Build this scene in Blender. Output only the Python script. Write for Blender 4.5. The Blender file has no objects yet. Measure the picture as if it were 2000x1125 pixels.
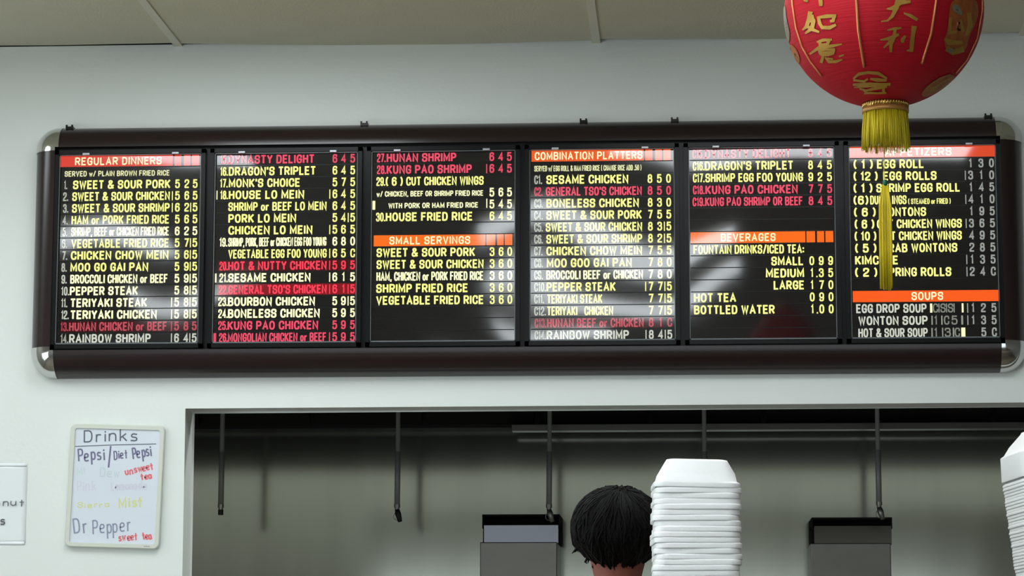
import bpy, bmesh, math, random
from mathutils import Vector, Matrix
random.seed(7)
sc = bpy.context.scene
COL = sc.collection

# ---------------------------------------------------------------- camera
F, YAW, PITCH, ROLL = 5260.9, -0.0645, 0.1463, 0.0010
CAM = Vector((0.0, -7.6, 1.35))
cy, sy, cp, sp = math.cos(YAW), math.sin(YAW), math.cos(PITCH), math.sin(PITCH)
FWD = Vector((sy*cp, cy*cp, sp)); RT0 = Vector((cy, -sy, 0)); UP0 = RT0.cross(FWD)
RT = RT0*math.cos(ROLL) + UP0*math.sin(ROLL)
UP = -RT0*math.sin(ROLL) + UP0*math.cos(ROLL)
cam_data = bpy.data.cameras.new('camera'); cam = bpy.data.objects.new('camera', cam_data); COL.objects.link(cam)
cam.matrix_world = Matrix(((RT.x, UP.x, -FWD.x, CAM.x), (RT.y, UP.y, -FWD.y, CAM.y), (RT.z, UP.z, -FWD.z, CAM.z), (0, 0, 0, 1)))
cam_data.sensor_width = 36.0; cam_data.lens = F/2000*36.0; cam_data.clip_start = 0.05; cam_data.clip_end = 100
sc.camera = cam

# ---------------------------------------------------------------- exposure, world, lights
vs = sc.view_settings
vs.view_transform = 'Standard'; vs.look = 'None'; vs.gamma = 1.0; vs.use_curve_mapping = False
vs.exposure = 0.02
world = bpy.data.worlds.new('world'); sc.world = world; world.use_nodes = True
world.node_tree.nodes['Background'].inputs[0].default_value = (0.75, 0.87, 1.0, 1)
world.node_tree.nodes['Background'].inputs[1].default_value = 0.6

def area_light(name, loc, direction, sx, sy_, power, color):
    l = bpy.data.lights.new(name, 'AREA'); l.shape = 'RECTANGLE'; l.size = sx; l.size_y = sy_
    l.energy = power; l.color = color
    o = bpy.data.objects.new(name, l); COL.objects.link(o); o.location = loc
    o.rotation_euler = Vector(direction).to_track_quat('-Z', 'Y').to_euler()
    return o
# daylight through the storefront windows behind the camera and the side window on the left
area_light('storefront_daylight', (-0.6, -10.9, 1.3), (0, 1, 0.0), 6.0, 1.7, 60, (0.86, 0.96, 1.0))
area_light('side_window_daylight', (-3.85, -2.9, 1.35), (1, 0.25, 0.05), 2.6, 1.5, 48, (0.86, 0.97, 1.0))
area_light('kitchen_fill_light', (-0.1, 0.72, 3.12), (0, -0.5, -1), 6.2, 0.25, 50, (0.96, 1.0, 0.97))  # unseen lamp added as kitchen fill, lights what the steel wall reflects
TROFFER = 10.5        # radiance of the fluorescent ceiling lights

# ---------------------------------------------------------------- helpers
def ray(x, y):
    return (FWD*F + RT*(x-1000) - UP*(y-562.5)).normalized()
def at(x, y, Y):                       # point seen at photo pixel x,y on the vertical plane Y
    d = ray(x, y); t = (Y-CAM.y)/d.y
    return CAM + d*t

def srgb(r, g, b):
    f = lambda c: (c/255/12.92) if c/255 <= .04045 else ((c/255+.055)/1.055)**2.4
    return (f(r), f(g), f(b))

MATS = {}
def mat(name, rgb, rough=.5, metal=0.0, emit=None, strength=0.0, noise=None, spec=.5, bump=None, coat=0.0):
    m = bpy.data.materials.new(name); m.use_nodes = True
    nt = m.node_tree; b = nt.nodes['Principled BSDF']
    c = srgb(*rgb)
    b.inputs['Base Color'].default_value = (*c, 1); b.inputs['Roughness'].default_value = rough
    b.inputs['Metallic'].default_value = metal; b.inputs['Specular IOR Level'].default_value = spec
    if coat: b.inputs['Coat Weight'].default_value = coat; b.inputs['Coat Roughness'].default_value = .15
    if emit:
        b.inputs['Emission Color'].default_value = (*srgb(*emit), 1); b.inputs['Emission Strength'].default_value = strength
    if noise or bump:
        tc = nt.nodes.new('ShaderNodeTexCoord'); mp = nt.nodes.new('ShaderNodeMapping'); nz = nt.nodes.new('ShaderNodeTexNoise')
        nt.links.new(tc.outputs['Object'], mp.inputs[0]); nt.links.new(mp.outputs[0], nz.inputs['Vector'])
        sc_, amount, scale, detail = noise if noise else bump
        mp.inputs['Scale'].default_value = sc_; nz.inputs['Scale'].default_value = scale; nz.inputs['Detail'].default_value = detail
        if noise:
            mx = nt.nodes.new('ShaderNodeMix'); mx.data_type = 'RGBA'
            mx.inputs[6].default_value = (*[max(0, v*(1-amount)) for v in c], 1)
            mx.inputs[7].default_value = (*[min(1, v*(1+amount)) for v in c], 1)
            nt.links.new(nz.outputs['Fac'], mx.inputs[0]); nt.links.new(mx.outputs[2], b.inputs['Base Color'])
        if bump:
            bp = nt.nodes.new('ShaderNodeBump'); bp.inputs['Strength'].default_value = bump[1]; bp.inputs['Distance'].default_value = .004
            if noise:
                nz2 = nt.nodes.new('ShaderNodeTexNoise'); mp2 = nt.nodes.new('ShaderNodeMapping')
                nt.links.new(tc.outputs['Object'], mp2.inputs[0]); nt.links.new(mp2.outputs[0], nz2.inputs['Vector'])
                mp2.inputs['Scale'].default_value = bump[0]; nz2.inputs['Scale'].default_value = bump[2]; nz2.inputs['Detail'].default_value = bump[3]
                nt.links.new(nz2.outputs['Fac'], bp.inputs['Height'])
            else:
                nt.links.new(nz.outputs['Fac'], bp.inputs['Height'])
            nt.links.new(bp.outputs[0], b.inputs['Normal'])
    MATS[name] = m
    return m

def glow(name, rgb, strength):
    m = bpy.data.materials.new(name); m.use_nodes = True; nt = m.node_tree
    nt.nodes.remove(nt.nodes['Principled BSDF'])
    e = nt.nodes.new('ShaderNodeEmission'); e.inputs[0].default_value = (*srgb(*rgb), 1); e.inputs[1].default_value = strength
    nt.links.new(e.outputs[0], nt.nodes['Material Output'].inputs[0])
    MATS[name] = m
    return m

def glossy_sign(name, rgb, base, strength, rough=.055, amp=.06, scale=2.6):
    # smooth black plastic or film of the sign face, slightly warped, lit from behind
    m = bpy.data.materials.new(name); m.use_nodes = True; nt = m.node_tree; b = nt.nodes['Principled BSDF']
    b.inputs['Base Color'].default_value = (*srgb(*base), 1); b.inputs['Roughness'].default_value = rough; b.inputs['Specular IOR Level'].default_value = .7
    b.inputs['Emission Color'].default_value = (*srgb(*rgb), 1); b.inputs['Emission Strength'].default_value = strength
    tc = nt.nodes.new('ShaderNodeTexCoord'); nz = nt.nodes.new('ShaderNodeTexNoise'); nz.inputs['Scale'].default_value = scale; nz.inputs['Detail'].default_value = 0
    s1 = nt.nodes.new('ShaderNodeVectorMath'); s1.operation = 'SUBTRACT'; s1.inputs[1].default_value = (.5, .5, .5)
    s2 = nt.nodes.new('ShaderNodeVectorMath'); s2.operation = 'MULTIPLY'; s2.inputs[1].default_value = (amp, 0, amp)
    s3 = nt.nodes.new('ShaderNodeVectorMath'); s3.operation = 'ADD'; s3.inputs[1].default_value = (0, -1, 0)
    s4 = nt.nodes.new('ShaderNodeVectorMath'); s4.operation = 'NORMALIZE'
    nt.links.new(tc.outputs['Object'], nz.inputs['Vector']); nt.links.new(nz.outputs['Color'], s1.inputs[0])
    for a, c in ((s1, s2), (s2, s3), (s3, s4)): nt.links.new(a.outputs[0], c.inputs[0])
    nt.links.new(s4.outputs[0], b.inputs['Normal'])
    m.cycles.emission_sampling = 'NONE'
    return m
def pane_mat(name, rough=.04, ior=1.5):
    m = bpy.data.materials.new(name); m.use_nodes = True; nt = m.node_tree
    nt.nodes.remove(nt.nodes['Principled BSDF'])
    t = nt.nodes.new('ShaderNodeBsdfTransparent'); g = nt.nodes.new('ShaderNodeBsdfGlossy'); fr = nt.nodes.new('ShaderNodeFresnel'); mx = nt.nodes.new('ShaderNodeMixShader')
    fr.inputs['IOR'].default_value = ior; g.inputs['Roughness'].default_value = rough
    nt.links.new(fr.outputs[0], mx.inputs[0]); nt.links.new(t.outputs[0], mx.inputs[1]); nt.links.new(g.outputs[0], mx.inputs[2])
    nt.links.new(mx.outputs[0], nt.nodes['Material Output'].inputs[0])
    MATS[name] = m
    return m

class MB:
    def __init__(s): s.v = []; s.f = []; s.mi = []
    def add(s, verts, faces, mi=0):
        o = len(s.v); s.v += [tuple(p) for p in verts]; s.f += [tuple(i+o for i in f) for f in faces]; s.mi += [mi]*len(faces)
    def box(s, a, b, mi=0):
        x0, y0, z0 = a; x1, y1, z1 = b
        s.add([(x0,y0,z0),(x1,y0,z0),(x1,y1,z0),(x0,y1,z0),(x0,y0,z1),(x1,y0,z1),(x1,y1,z1),(x0,y1,z1)],
              [(0,3,2,1),(4,5,6,7),(0,1,5,4),(1,2,6,5),(2,3,7,6),(3,0,4,7)], mi)
    def hexa(s, pts, mi=0):
        s.add(pts, [(0,3,2,1),(4,5,6,7),(0,1,5,4),(1,2,6,5),(2,3,7,6),(3,0,4,7)], mi)
    def tube(s, pts, r, n=8, caps=True, mi=0):
        pts = [Vector(p) for p in pts]
        rs = r if isinstance(r, (list, tuple)) else [r]*len(pts)
        rings = []
        prev = None
        for i, p in enumerate(pts):
            t = (pts[min(i+1, len(pts)-1)] - pts[max(i-1, 0)]).normalized()
            if prev is None:
                a = Vector((1,0,0)) if abs(t.x) < .8 else Vector((0,1,0))
                u = t.cross(a).normalized()
            else:
                u = (prev - t*prev.dot(t)).normalized()
            prev = u; w = t.cross(u)
            rings.append([p + (u*math.cos(2*math.pi*k/n) + w*math.sin(2*math.pi*k/n))*rs[i] for k in range(n)])
        vs_ = [q for rg in rings for q in rg]; fs = []
        for i in range(len(pts)-1):
            for k in range(n):
                fs.append((i*n+k, i*n+(k+1)%n, (i+1)*n+(k+1)%n, (i+1)*n+k))
        if caps:
            fs.append(tuple(range(n))[::-1]); fs.append(tuple((len(pts)-1)*n+k for k in range(n)))
        s.add(vs_, fs, mi)
    def lathe(s, prof, n=32, center=(0,0,0), mi=0):
        cx, cy_, cz = center
        vs_ = [(cx+r*math.cos(2*math.pi*k/n), cy_+r*math.sin(2*math.pi*k/n), cz+z) for r, z in prof for k in range(n)]
        fs = [(i*n+k, i*n+(k+1)%n, (i+1)*n+(k+1)%n, (i+1)*n+k) for i in range(len(prof)-1) for k in range(n)]
        s.add(vs_, fs, mi)
    def grid(s, fn, nu, nv, mi=0):
        vs_ = [fn(i/nu, j/nv) for j in range(nv+1) for i in range(nu+1)]
        fs = [(j*(nu+1)+i, j*(nu+1)+i+1, (j+1)*(nu+1)+i+1, (j+1)*(nu+1)+i) for j in range(nv) for i in range(nu)]
        s.add(vs_, fs, mi)
    def build(s, name, mats, parent=None, smooth=False, bevel=0, segs=2, fix=True):
        me = bpy.data.meshes.new(name); me.from_pydata(s.v, [], s.f)
        mats = mats if isinstance(mats, (list, tuple)) else [mats]
        for m in mats: me.materials.append(m)
        if len(mats) > 1: me.polygons.foreach_set('material_index', s.mi)
        if fix:
            bm = bmesh.new(); bm.from_mesh(me); bmesh.ops.recalc_face_normals(bm, faces=bm.faces); bm.to_mesh(me); bm.free()
        if smooth: me.polygons.foreach_set('use_smooth', [True]*len(me.polygons))
        me.update()
        o = bpy.data.objects.new(name, me); COL.objects.link(o)
        if parent:
            o.parent = parent
            w = Matrix.Identity(4); p = parent
            chain = []
            while p: chain.append(p); p = p.parent
            for p in reversed(chain): w = w @ p.matrix_parent_inverse @ p.matrix_basis
            o.matrix_parent_inverse = w.inverted()
        if bevel:
            b = o.modifiers.new('bevel', 'BEVEL'); b.width = bevel; b.segments = segs; b.limit_method = 'ANGLE'; b.angle_limit = math.radians(40)
            if smooth is None: pass
        return o

def tag(o, label=None, cat=None, group=None, kind=None):
    if label: o['label'] = label
    if cat: o['category'] = cat
    if group: o['group'] = group
    if kind: o['kind'] = kind
    return o
def empty(name, loc, label, cat, group=None, rot=(0,0,0)):
    o = bpy.data.objects.new(name, None); COL.objects.link(o); o.location = loc; o.rotation_euler = rot; o.empty_display_size = .05
    return tag(o, label, cat, group)

# ---------------------------------------------------------------- materials
wall_m = mat('wall_paint', (222, 226, 222), .65, noise=((1,1,1), .02, 3, 3), bump=((1,1,1), .12, 90, 3))
ceil_m = mat('ceiling_tile', (196, 192, 172), .9, noise=((1,1,1), .03, 6, 3), bump=((1,1,1), .3, 160, 4))
tbar_m = mat('ceiling_grid_white', (205, 202, 186), .5)
void_m = mat('void_shade_black', (18, 17, 15), .9)  # black painted in for the shade in ceiling gaps and vent mouths
floor_m = mat('floor_tile', (112, 104, 92), .5, noise=((1,1,1), .1, 4, 2))
room_bounce = mat('back_wall_bounce_tone', (222, 222, 216), .8)  # unseen back wall, lightened so the kitchen steel reflects more
room_m = mat('room_paint', (150, 149, 142), .8)
laminate = mat('walnut_laminate', (34, 21, 21), .25, noise=((.6, 6, 6), .35, 14, 5))
black_m = mat('black_plastic', (8, 8, 9), .3, spec=.18)
tray_m = glossy_sign('panel_face', (60, 54, 50), (8, 8, 10), .08)
chrome = mat('chrome', (205, 205, 203), .12, 1.0)
clip_m = mat('clip_metal', (170, 172, 178), .35, .6)
pane_m = pane_mat('acrylic_pane', .25, 1.12)
window_m = pane_mat('window_glass', .05, 1.5)
tray_m.cycles.emission_sampling = 'NONE'
edge_m = mat('acrylic_edge', (95, 100, 102), .4)
steel = mat('kitchen_stainless', (158, 160, 148), .12, .9, noise=((5, 5, .6), .14, 2.0, 4), bump=((1.0, 1.0, .25), .5, 3.2, 1))
steel_box = mat('box_stainless', (108, 106, 100), .3, .85, noise=((2, 2, 6), .12, 3, 3))
hood_m = mat('hood_interior', (20, 21, 24), .6, 0, noise=((1,1,1), .2, 3, 3))
filter_m = mat('hood_filter', (20, 20, 20), .6, .3)
pipe_m = mat('pipe_metal', (150, 153, 150), .5, .2)
nozzle_m = mat('nozzle_metal', (150, 150, 145), .35, .8)
nozzle_dark = mat('nozzle_cap', (45, 47, 46), .5, .4)
foam_m = mat('white_foam', (252, 253, 253), .38, bump=((1,1,1), .25, 60, 3))
foam_m.node_tree.nodes['Principled BSDF'].inputs['Subsurface Weight'].default_value = .15
foam_m.node_tree.nodes['Principled BSDF'].inputs['Subsurface Radius'].default_value = (.01, .01, .01)
red_m = mat('lantern_red', (176, 12, 30), .65, spec=.25, noise=((1,1,1), .12, 8, 3), bump=((3, 3, 60), .25, 5, 3))
gold_m = mat('lantern_gold', (174, 134, 54), .4, .45, noise=((1,1,1), .2, 50, 2))
cord_m = mat('gold_cord', (226, 150, 96), .3, .55)
collar_m = mat('collar_gold', (205, 165, 90), .18, .9)
collar2_m = mat('collar_band', (190, 140, 72), .4, .4)
fringe_m = mat('yellow_fringe', (206, 186, 22), .6, noise=((60, 60, 4), .3, 3, 3))
tassel_m = mat('yellow_tassel', (205, 182, 20), .55, noise=((60, 60, 4), .25, 3, 3))
green_m = mat('green_bead', (20, 96, 60), .3)
mottle_m = mat('gold_mottle', (168, 92, 40), .45, .3, noise=((1,1,1), .55, 70, 4))
silver_m = mat('dull_silver', (150, 140, 120), .35, .6)
wb_face = mat('whiteboard_face', (214, 220, 228), .22)
wb_frame = mat('whiteboard_frame', (205, 208, 196), .45)
paper_m = mat('white_paper', (224, 229, 228), .7, noise=((1,1,1), .02, 8, 2))
tape_m = mat('clear_tape', (232, 236, 238), .15)
skin_m = mat('skin', (132, 74, 58), .55)
hair_m = mat('dark_hair', (9, 7, 7), .65, spec=.12)
shirt_m = mat('white_shirt', (200, 200, 198), .8)
trouser_m = mat('dark_trousers', (40, 42, 50), .8)
counter_m = mat('counter_laminate', (160, 150, 135), .4)
lamp_m = glow('fluorescent_diffuser', (244, 252, 255), TROFFER)
lamp_frame = mat('lamp_frame', (225, 225, 220), .4)

TXT = {}
def text_mat(key, rgb, s):
    k = (key, round(s, 2))
    if k not in TXT:
        TXT[k] = glossy_sign('backlit_'+key, rgb, (4, 4, 4), s)
    return TXT[k]

# ---------------------------------------------------------------- setting
ZC = 1.35+1.8435; ZH = 1.35+0.7875; XO = -1.433; DW = 0.1474
W0, W1 = -4.0, 4.0
_cl = [at(x, y, 0) for x, y in ((2,89),(350,88.5),(620,88.5),(900,86.5),(1165,82),(1530,76),(1990,68))]
def zc_at(x):                               # the suspended ceiling sags a little along the wall
    if x <= _cl[0].x: return _cl[0].z
    for a, b in zip(_cl, _cl[1:]):
        if x <= b.x: return a.z+(b.z-a.z)*(x-a.x)/(b.x-a.x)
    return _cl[-1].z
KB = 2.40                                   # kitchen back wall
def wall_with_opening():
    # C-shaped outline: the kitchen opening runs to the right-hand wall
    out = [(W0,0),(W1,0),(W1,.95),(XO,.95),(XO,ZH),(W1,ZH),(W1,ZC+.006),(W0,ZC+.006)]
    bm = bmesh.new()
    fv = [bm.verts.new((x, 0, z)) for x, z in out]; bv = [bm.verts.new((x, DW, z)) for x, z in out]
    bm.faces.new(fv); bm.faces.new(bv[::-1])
    for i in range(len(out)):
        j = (i+1) % len(out); bm.faces.new((fv[j], fv[i], bv[i], bv[j]))
    bm.edges.ensure_lookup_table()
    es = [e for e in bm.edges if {e.verts[0], e.verts[1]} in ({fv[3], fv[4]}, {fv[4], fv[5]}, {fv[2], fv[3]}, {bv[3], bv[4]}, {bv[4], bv[5]})]
    bmesh.ops.bevel(bm, geom=es, offset=.006, segments=3, profile=.5, affect='EDGES')
    bmesh.ops.recalc_face_normals(bm, faces=bm.faces)
    me = bpy.data.meshes.new('wall_front'); bm.to_mesh(me); bm.free(); me.materials.append(wall_m)
    o = bpy.data.objects.new('wall_front', me); COL.objects.link(o); tag(o, kind='structure')
wall_with_opening()
def sbox(name, a, b, m):
    q = MB(); q.box(a, b); return tag(q.build(name, m), kind='structure')
sbox('floor', (W0-.1, -11.2, -.1), (W1+.1, KB+.1, 0), floor_m)
sbox('wall_right', (W1, -11.2, 0), (W1+.1, KB+.1, ZC+.25), room_m)
# left wall with a side window opening
q = MB()
q.box((W0-.1,-11.2,0),(W0,-4.3,ZC+.25)); q.box((W0-.1,-1.5,0),(W0,KB+.1,ZC+.25))
q.box((W0-.1,-4.3,0),(W0,-1.5,.55)); q.box((W0-.1,-4.3,2.15),(W0,-1.5,ZC+.25))
tag(q.build('wall_left', room_m), kind='structure')
# storefront wall behind the camera
q = MB()
q.box((W0,-11.2,0),(-3.7,-11.05,ZC+.25)); q.box((2.5,-11.2,0),(W1,-11.05,ZC+.25))
q.box((-3.7,-11.2,0),(2.5,-11.05,.4)); q.box((-3.7,-11.2,2.25),(2.5,-11.05,ZC+.25))
tag(q.build('wall_back', room_bounce), kind='structure')
def window(name, pts, axis):
    q = MB(); g = MB()
    (x0,y0,z0),(x1,y1,z1) = pts
    t = .05
    if axis == 'y':
        n = 4
        for k in range(n+1):
            x = x0+(x1-x0)*k/n; q.box((x-t/2,y0,z0),(x+t/2,y1,z1))
        q.box((x0,y0,z0),(x1,y1,z0+t)); q.box((x0,y0,z1-t),(x1,y1,z1))
        g.box((x0,(y0+y1)/2-.003,z0),(x1,(y0+y1)/2+.003,z1))
    else:
        for k in range(3):
            y = y0+(y1-y0)*k/2; q.box((x0,y-t/2,z0),(x1,y+t/2,z1))
        q.box((x0,y0,z0),(x1,y1,z0+t)); q.box((x0,y0,z1-t),(x1,y1,z1))
        g.box(((x0+x1)/2-.003,y0,z0),((x0+x1)/2+.003,y1,z1))
    o = tag(q.build(name, lamp_frame), kind='structure'); g.build('window_glass', window_m, o)
window('window_1', ((-3.7,-11.15,.4),(2.5,-11.1,2.25)), 'y')
window('window_2', ((W0-.08,-4.3,.55),(W0-.03,-1.5,2.15)), 'x')

# suspended ceiling: tiles 1.22 m wide between the T-bars, black boxes for the unlit void above the gaps at the wall
T = [-1.4675+1.2202*k for k in range(-3, 6)]
q = MB(); rr = random.Random(3)
YB = [-0.0] + [-0.62-0.61*k for k in range(18)]
gaps = {0:(.0,.0), -1:(0,0)}
def tile(x0, x1, y0, y1, gl, gr, mb):
    # y0 nearest the wall; gl / gr: how far the tile corner stands off the wall
    n = 10; bot = []; 
    for i in range(n+1):
        u = i/n; x = x0+(x1-x0)*u
        gl_, gr_ = gl*1.5, gr*1.5
        g = gl_*max(0, 1-u/.42) + gr_*max(0, 1-(1-u)/.33)
        bot.append((x, y0-g))
    vb = [(x,y,zc_at(x)) for x,y in bot]+[(x1+(x0-x1)*i/n,y1,zc_at(x1+(x0-x1)*i/n)) for i in range(n+1)]
    vt = [(x,y,z+.015) for x,y,z in vb]
    N = len(vb)
    M_ = N-1
    mb.add(vb+vt, [(i,i+1,M_-i-1,M_-i) for i in range(n)]+[(N+i,N+i+1,N+M_-i-1,N+M_-i) for i in range(n)]+[(i,(i+1)%N,N+(i+1)%N,N+i) for i in range(N)])
GL = {-1.4675:(.016,.022), -0.2473:(.026,.016), .9729:(.0,.02)}
for i in range(len(T)-1):
    x0, x1 = max(T[i], W0), min(T[i+1], W1)
    if x1 <= x0: continue
    gl = {2:.0, 3:.014, 4:.026, 5:.01}.get(i, .0); gr = {2:.020, 3:.016, 4:.022}.get(i, .0)
    for j in range(len(YB)-1):
        y0, y1 = YB[j], max(YB[j+1], -11.2)
        tile(x0+.004, x1-.004, y0-(.002 if j else .0), y1+.002, gl if j == 0 else 0, gr if j == 0 else 0, q)
ceiling = tag(q.build('ceiling', ceil_m), kind='structure')
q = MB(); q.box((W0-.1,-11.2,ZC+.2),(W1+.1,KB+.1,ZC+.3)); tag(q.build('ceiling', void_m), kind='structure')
sbox('ceiling', (W0, DW, ZC+.006), (W1, KB, ZC+.05), room_m)
sbox('ceiling', (W0, .0005, ZC+.0065), (W1, DW-.001, ZC+.2), void_m)  # black block over the wall, stands in for the unlit void
for i, x in enumerate([t for t in T if W0 < t < W1]):
    sbox('trim_%d' % (i+1), (x-.012, -11.1, zc_at(x)-.0035), (x+.012, .0, zc_at(x)+.004), tbar_m)
q = MB()
for y in YB[1:]:
    
    xs = [W0+(W1-W0)*k/40 for k in range(41)]
    for a, b in zip(xs, xs[1:]):
        za, zb_ = zc_at(a), zc_at(b)
        q.hexa([(a,y-.012,za-.004),(b,y-.012,zb_-.004),(b,y+.012,zb_-.004),(a,y+.012,za-.004),(a,y-.012,za+.002),(b,y-.012,zb_+.002),(b,y+.012,zb_+.002),(a,y+.012,za+.002)])
tag(q.build('trim_9', tbar_m), kind='structure')

# fluorescent ceiling lights (2 x 4 ft troffers lying in the grid), the storefront pair added as fill
def troffer(x0, y0, label, w=1.22):
    ZC = zc_at(x0+w/2)-.004
    e = empty('ceiling_light', ((x0+w/2), y0-.305, ZC), label, 'ceiling light', 'fluorescent ceiling lights')
    a = MB(); a.box((x0+.02, y0-.59, ZC-.016), (x0+w-.02, y0-.02, ZC-.012)); a.build('diffuser', lamp_m, e)
    f = MB()
    f.box((x0+.012,y0-.61,ZC-.02),(x0+w-.012,y0-.59,ZC-.003)); f.box((x0+.012,y0-.02,ZC-.02),(x0+w-.012,y0-.0,ZC-.003))
    f.box((x0+.0,y0-.61,ZC-.02),(x0+.02,y0,ZC-.003)); f.box((x0+w-.02,y0-.61,ZC-.02),(x0+w,y0,ZC-.003))
    f.build('frame', lamp_frame, e)
troffer(T[1], YB[1]-.02, 'fluorescent ceiling light nearest the left wall, beyond the end of the menu board')
troffer(T[2]+.61, YB[2]-.02, 'small square fluorescent ceiling light in front of the left end of the menu board', .61)
troffer(T[4], YB[2]-.02, 'fluorescent ceiling light nearest the right end of the menu board')
troffer(T[1], YB[13]-.02, 'fluorescent ceiling light towards the storefront, left of the two there')  # added out of view to brighten the foam container fronts
troffer(T[3], YB[13]-.02, 'fluorescent ceiling light towards the storefront, right of the two there')  # second added fill, also for the foam fronts
troffer(T[3], YB[1]-.02, 'small square ceiling light close to the wall above the middle of the menu board', .61)
N_ = ['nearest the menu board', 'second from the menu board', 'farthest from the menu board']
for k, yb in enumerate((YB[5], YB[7], YB[9])):
    troffer(T[3]+.62, yb-.02, 'ceiling light in the middle row of three, '+N_[k], 1.0 if k < 2 else .6)
for k, yb in enumerate((YB[5], YB[8])):
    troffer(T[2], yb-.02, 'small square ceiling light in the left row of two, '+N_[k], .61)

# ---------------------------------------------------------------- stroke lettering
G = {
'A':(.52,'0,0 50,100 100,0|17,32 83,32'),'B':(.46,'0,0 0,100|~0,100 85,100 95,78 85,53 0,53|~0,53 100,53 100,0 0,0'),
'C':(.46,'~100,68 100,100 0,100 0,0 100,0 100,32'),'D':(.46,'0,0 0,100|~0,100 100,100 100,0 0,0'),
'E':(.40,'100,100 0,100 0,0 100,0|0,52 85,52'),'F':(.40,'100,100 0,100 0,0|0,52 85,52'),
'G':(.46,'~100,70 100,100 0,100 0,0 100,0 100,45|100,46 55,46'),'H':(.46,'0,0 0,100|100,0 100,100|0,52 100,52'),
'I':(.0,'50,0 50,100'),'J':(.4,'~100,100 100,0 0,0 0,30'),'K':(.46,'0,0 0,100|100,100 0,38|32,58 100,0'),
'L':(.38,'0,100 0,0 100,0'),'M':(.60,'0,0 0,100 50,20 100,100 100,0'),'N':(.48,'0,0 0,100 100,0 100,100'),
'O':(.48,'o0,0 0,100 100,100 100,0'),'P':(.45,'0,0 0,100|~0,100 100,100 100,45 0,45'),
'Q':(.48,'o0,0 0,100 100,100 100,0|60,25 108,-8'),'R':(.46,'0,0 0,100|~0,100 100,100 100,47 0,47|50,47 100,0'),
'S':(.46,'~100,70 100,100 0,100 0,52 100,52 100,0 0,0 0,30'),'T':(.44,'0,100 100,100|50,100 50,0'),
'U':(.46,'~0,100 0,0 100,0 100,100'),'V':(.50,'0,100 50,0 100,100'),'W':(.66,'0,100 25,0 50,88 75,0 100,100'),
'X':(.46,'0,0 100,100|0,100 100,0'),'Y':(.48,'0,100 50,45 100,100|50,45 50,0'),'Z':(.44,'0,100 100,100 0,0 100,0'),
'0':(.44,'o0,0 0,100 100,100 100,0'),'1':(.2,'0,80 75,100 75,0'),'2':(.44,'~0,70 0,100 100,100 100,58 0,22 0,0|0,0 100,0'),
'3':(.44,'~0,75 0,100 95,100 95,54 35,54|~35,54 100,54 100,0 0,0 0,25'),'4':(.46,'78,0 78,100 0,28 105,28'),
'5':(.44,'95,100 10,100 5,52|~5,52 5,66 100,66 100,0 0,0 0,25'),'6':(.44,'~95,78 95,100 0,100 0,30|o0,0 0,60 100,60 100,0'),
'7':(.42,'0,100 100,100 35,0'),'8':(.44,'o8,52 8,100 92,100 92,52|o0,0 0,54 100,54 100,0'),'9':(.44,'o0,40 0,100 100,100 100,40|~100,70 100,0 5,0 5,22'),
'&':(.56,'~100,0 15,72 15,100 70,100 70,72 0,42 0,0 68,0 100,42'),'(':(.14,'~100,106 0,80 0,20 100,-6'),')':(.14,'~0,106 100,80 100,20 0,-6'),
'.':(.0,'50,-2 50,9'),',':(.08,'80,8 20,-16'),"'":(.0,'50,102 50,74'),'/':(.34,'0,-6 100,106'),':':(.0,'50,8 50,20|50,52 50,64'),
'o':(.38,'o0,0 0,64 100,64 100,0'),'r':(.26,'0,0 0,64|~0,38 25,64 100,62'),'w':(.5,'0,64 25,0 50,54 75,0 100,64'),
'a':(.42,'o0,0 0,64 90,64 90,0|90,64 98,0'),'e':(.42,'~0,33 95,34 95,64 0,64 0,0 95,4'),'i':(.06,'50,0 50,62|50,80 50,88'),
'k':(.4,'0,0 0,100|85,62 0,26|30,40 95,0'),'n':(.42,'0,64 0,0|~0,36 15,66 95,66 95,0'),'p':(.42,'0,64 0,-42|o0,0 0,62 95,62 95,0'),
's':(.38,'~92,58 20,66 0,36 95,30 90,0 0,4'),'t':(.32,'45,98 48,0|0,64 98,66'),'u':(.42,'~0,64 0,0 90,0 95,64|95,64 98,0'),
'm':(.6,'0,64 0,0|~0,36 10,66 50,66 50,0|~50,36 60,66 98,66 98,0'),'d':(.42,'o0,0 0,64 90,64 90,0|95,102 95,0'),
}
def parse_polys(s):
    out = []
    for p in s.split('|'):
        mode = p[0] if p[0] in '~o' else ''
        pts = [tuple(float(c)/100 for c in t.split(',')) for t in p[1 if mode else 0:].split()]
        out.append((mode, pts))
    return out
GP = {k: (w, parse_polys(s)) for k, (w, s) in G.items()}
def chaikin(pts, closed, n=2):
    for _ in range(n):
        out = []
        m = len(pts)
        if closed:
            for i in range(m):
                a, b = pts[i], pts[(i+1) % m]
                out += [(a[0]*.75+b[0]*.25, a[1]*.75+b[1]*.25), (a[0]*.25+b[0]*.75, a[1]*.25+b[1]*.75)]
        else:
            out.append(pts[0])
            for i in range(m-1):
                a, b = pts[i], pts[i+1]
                if i > 0: out.append((a[0]*.75+b[0]*.25, a[1]*.75+b[1]*.25))
                if i < m-2: out.append((a[0]*.25+b[0]*.75, a[1]*.25+b[1]*.75))
            out.append(pts[-1])
        pts = out
    return pts
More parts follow.
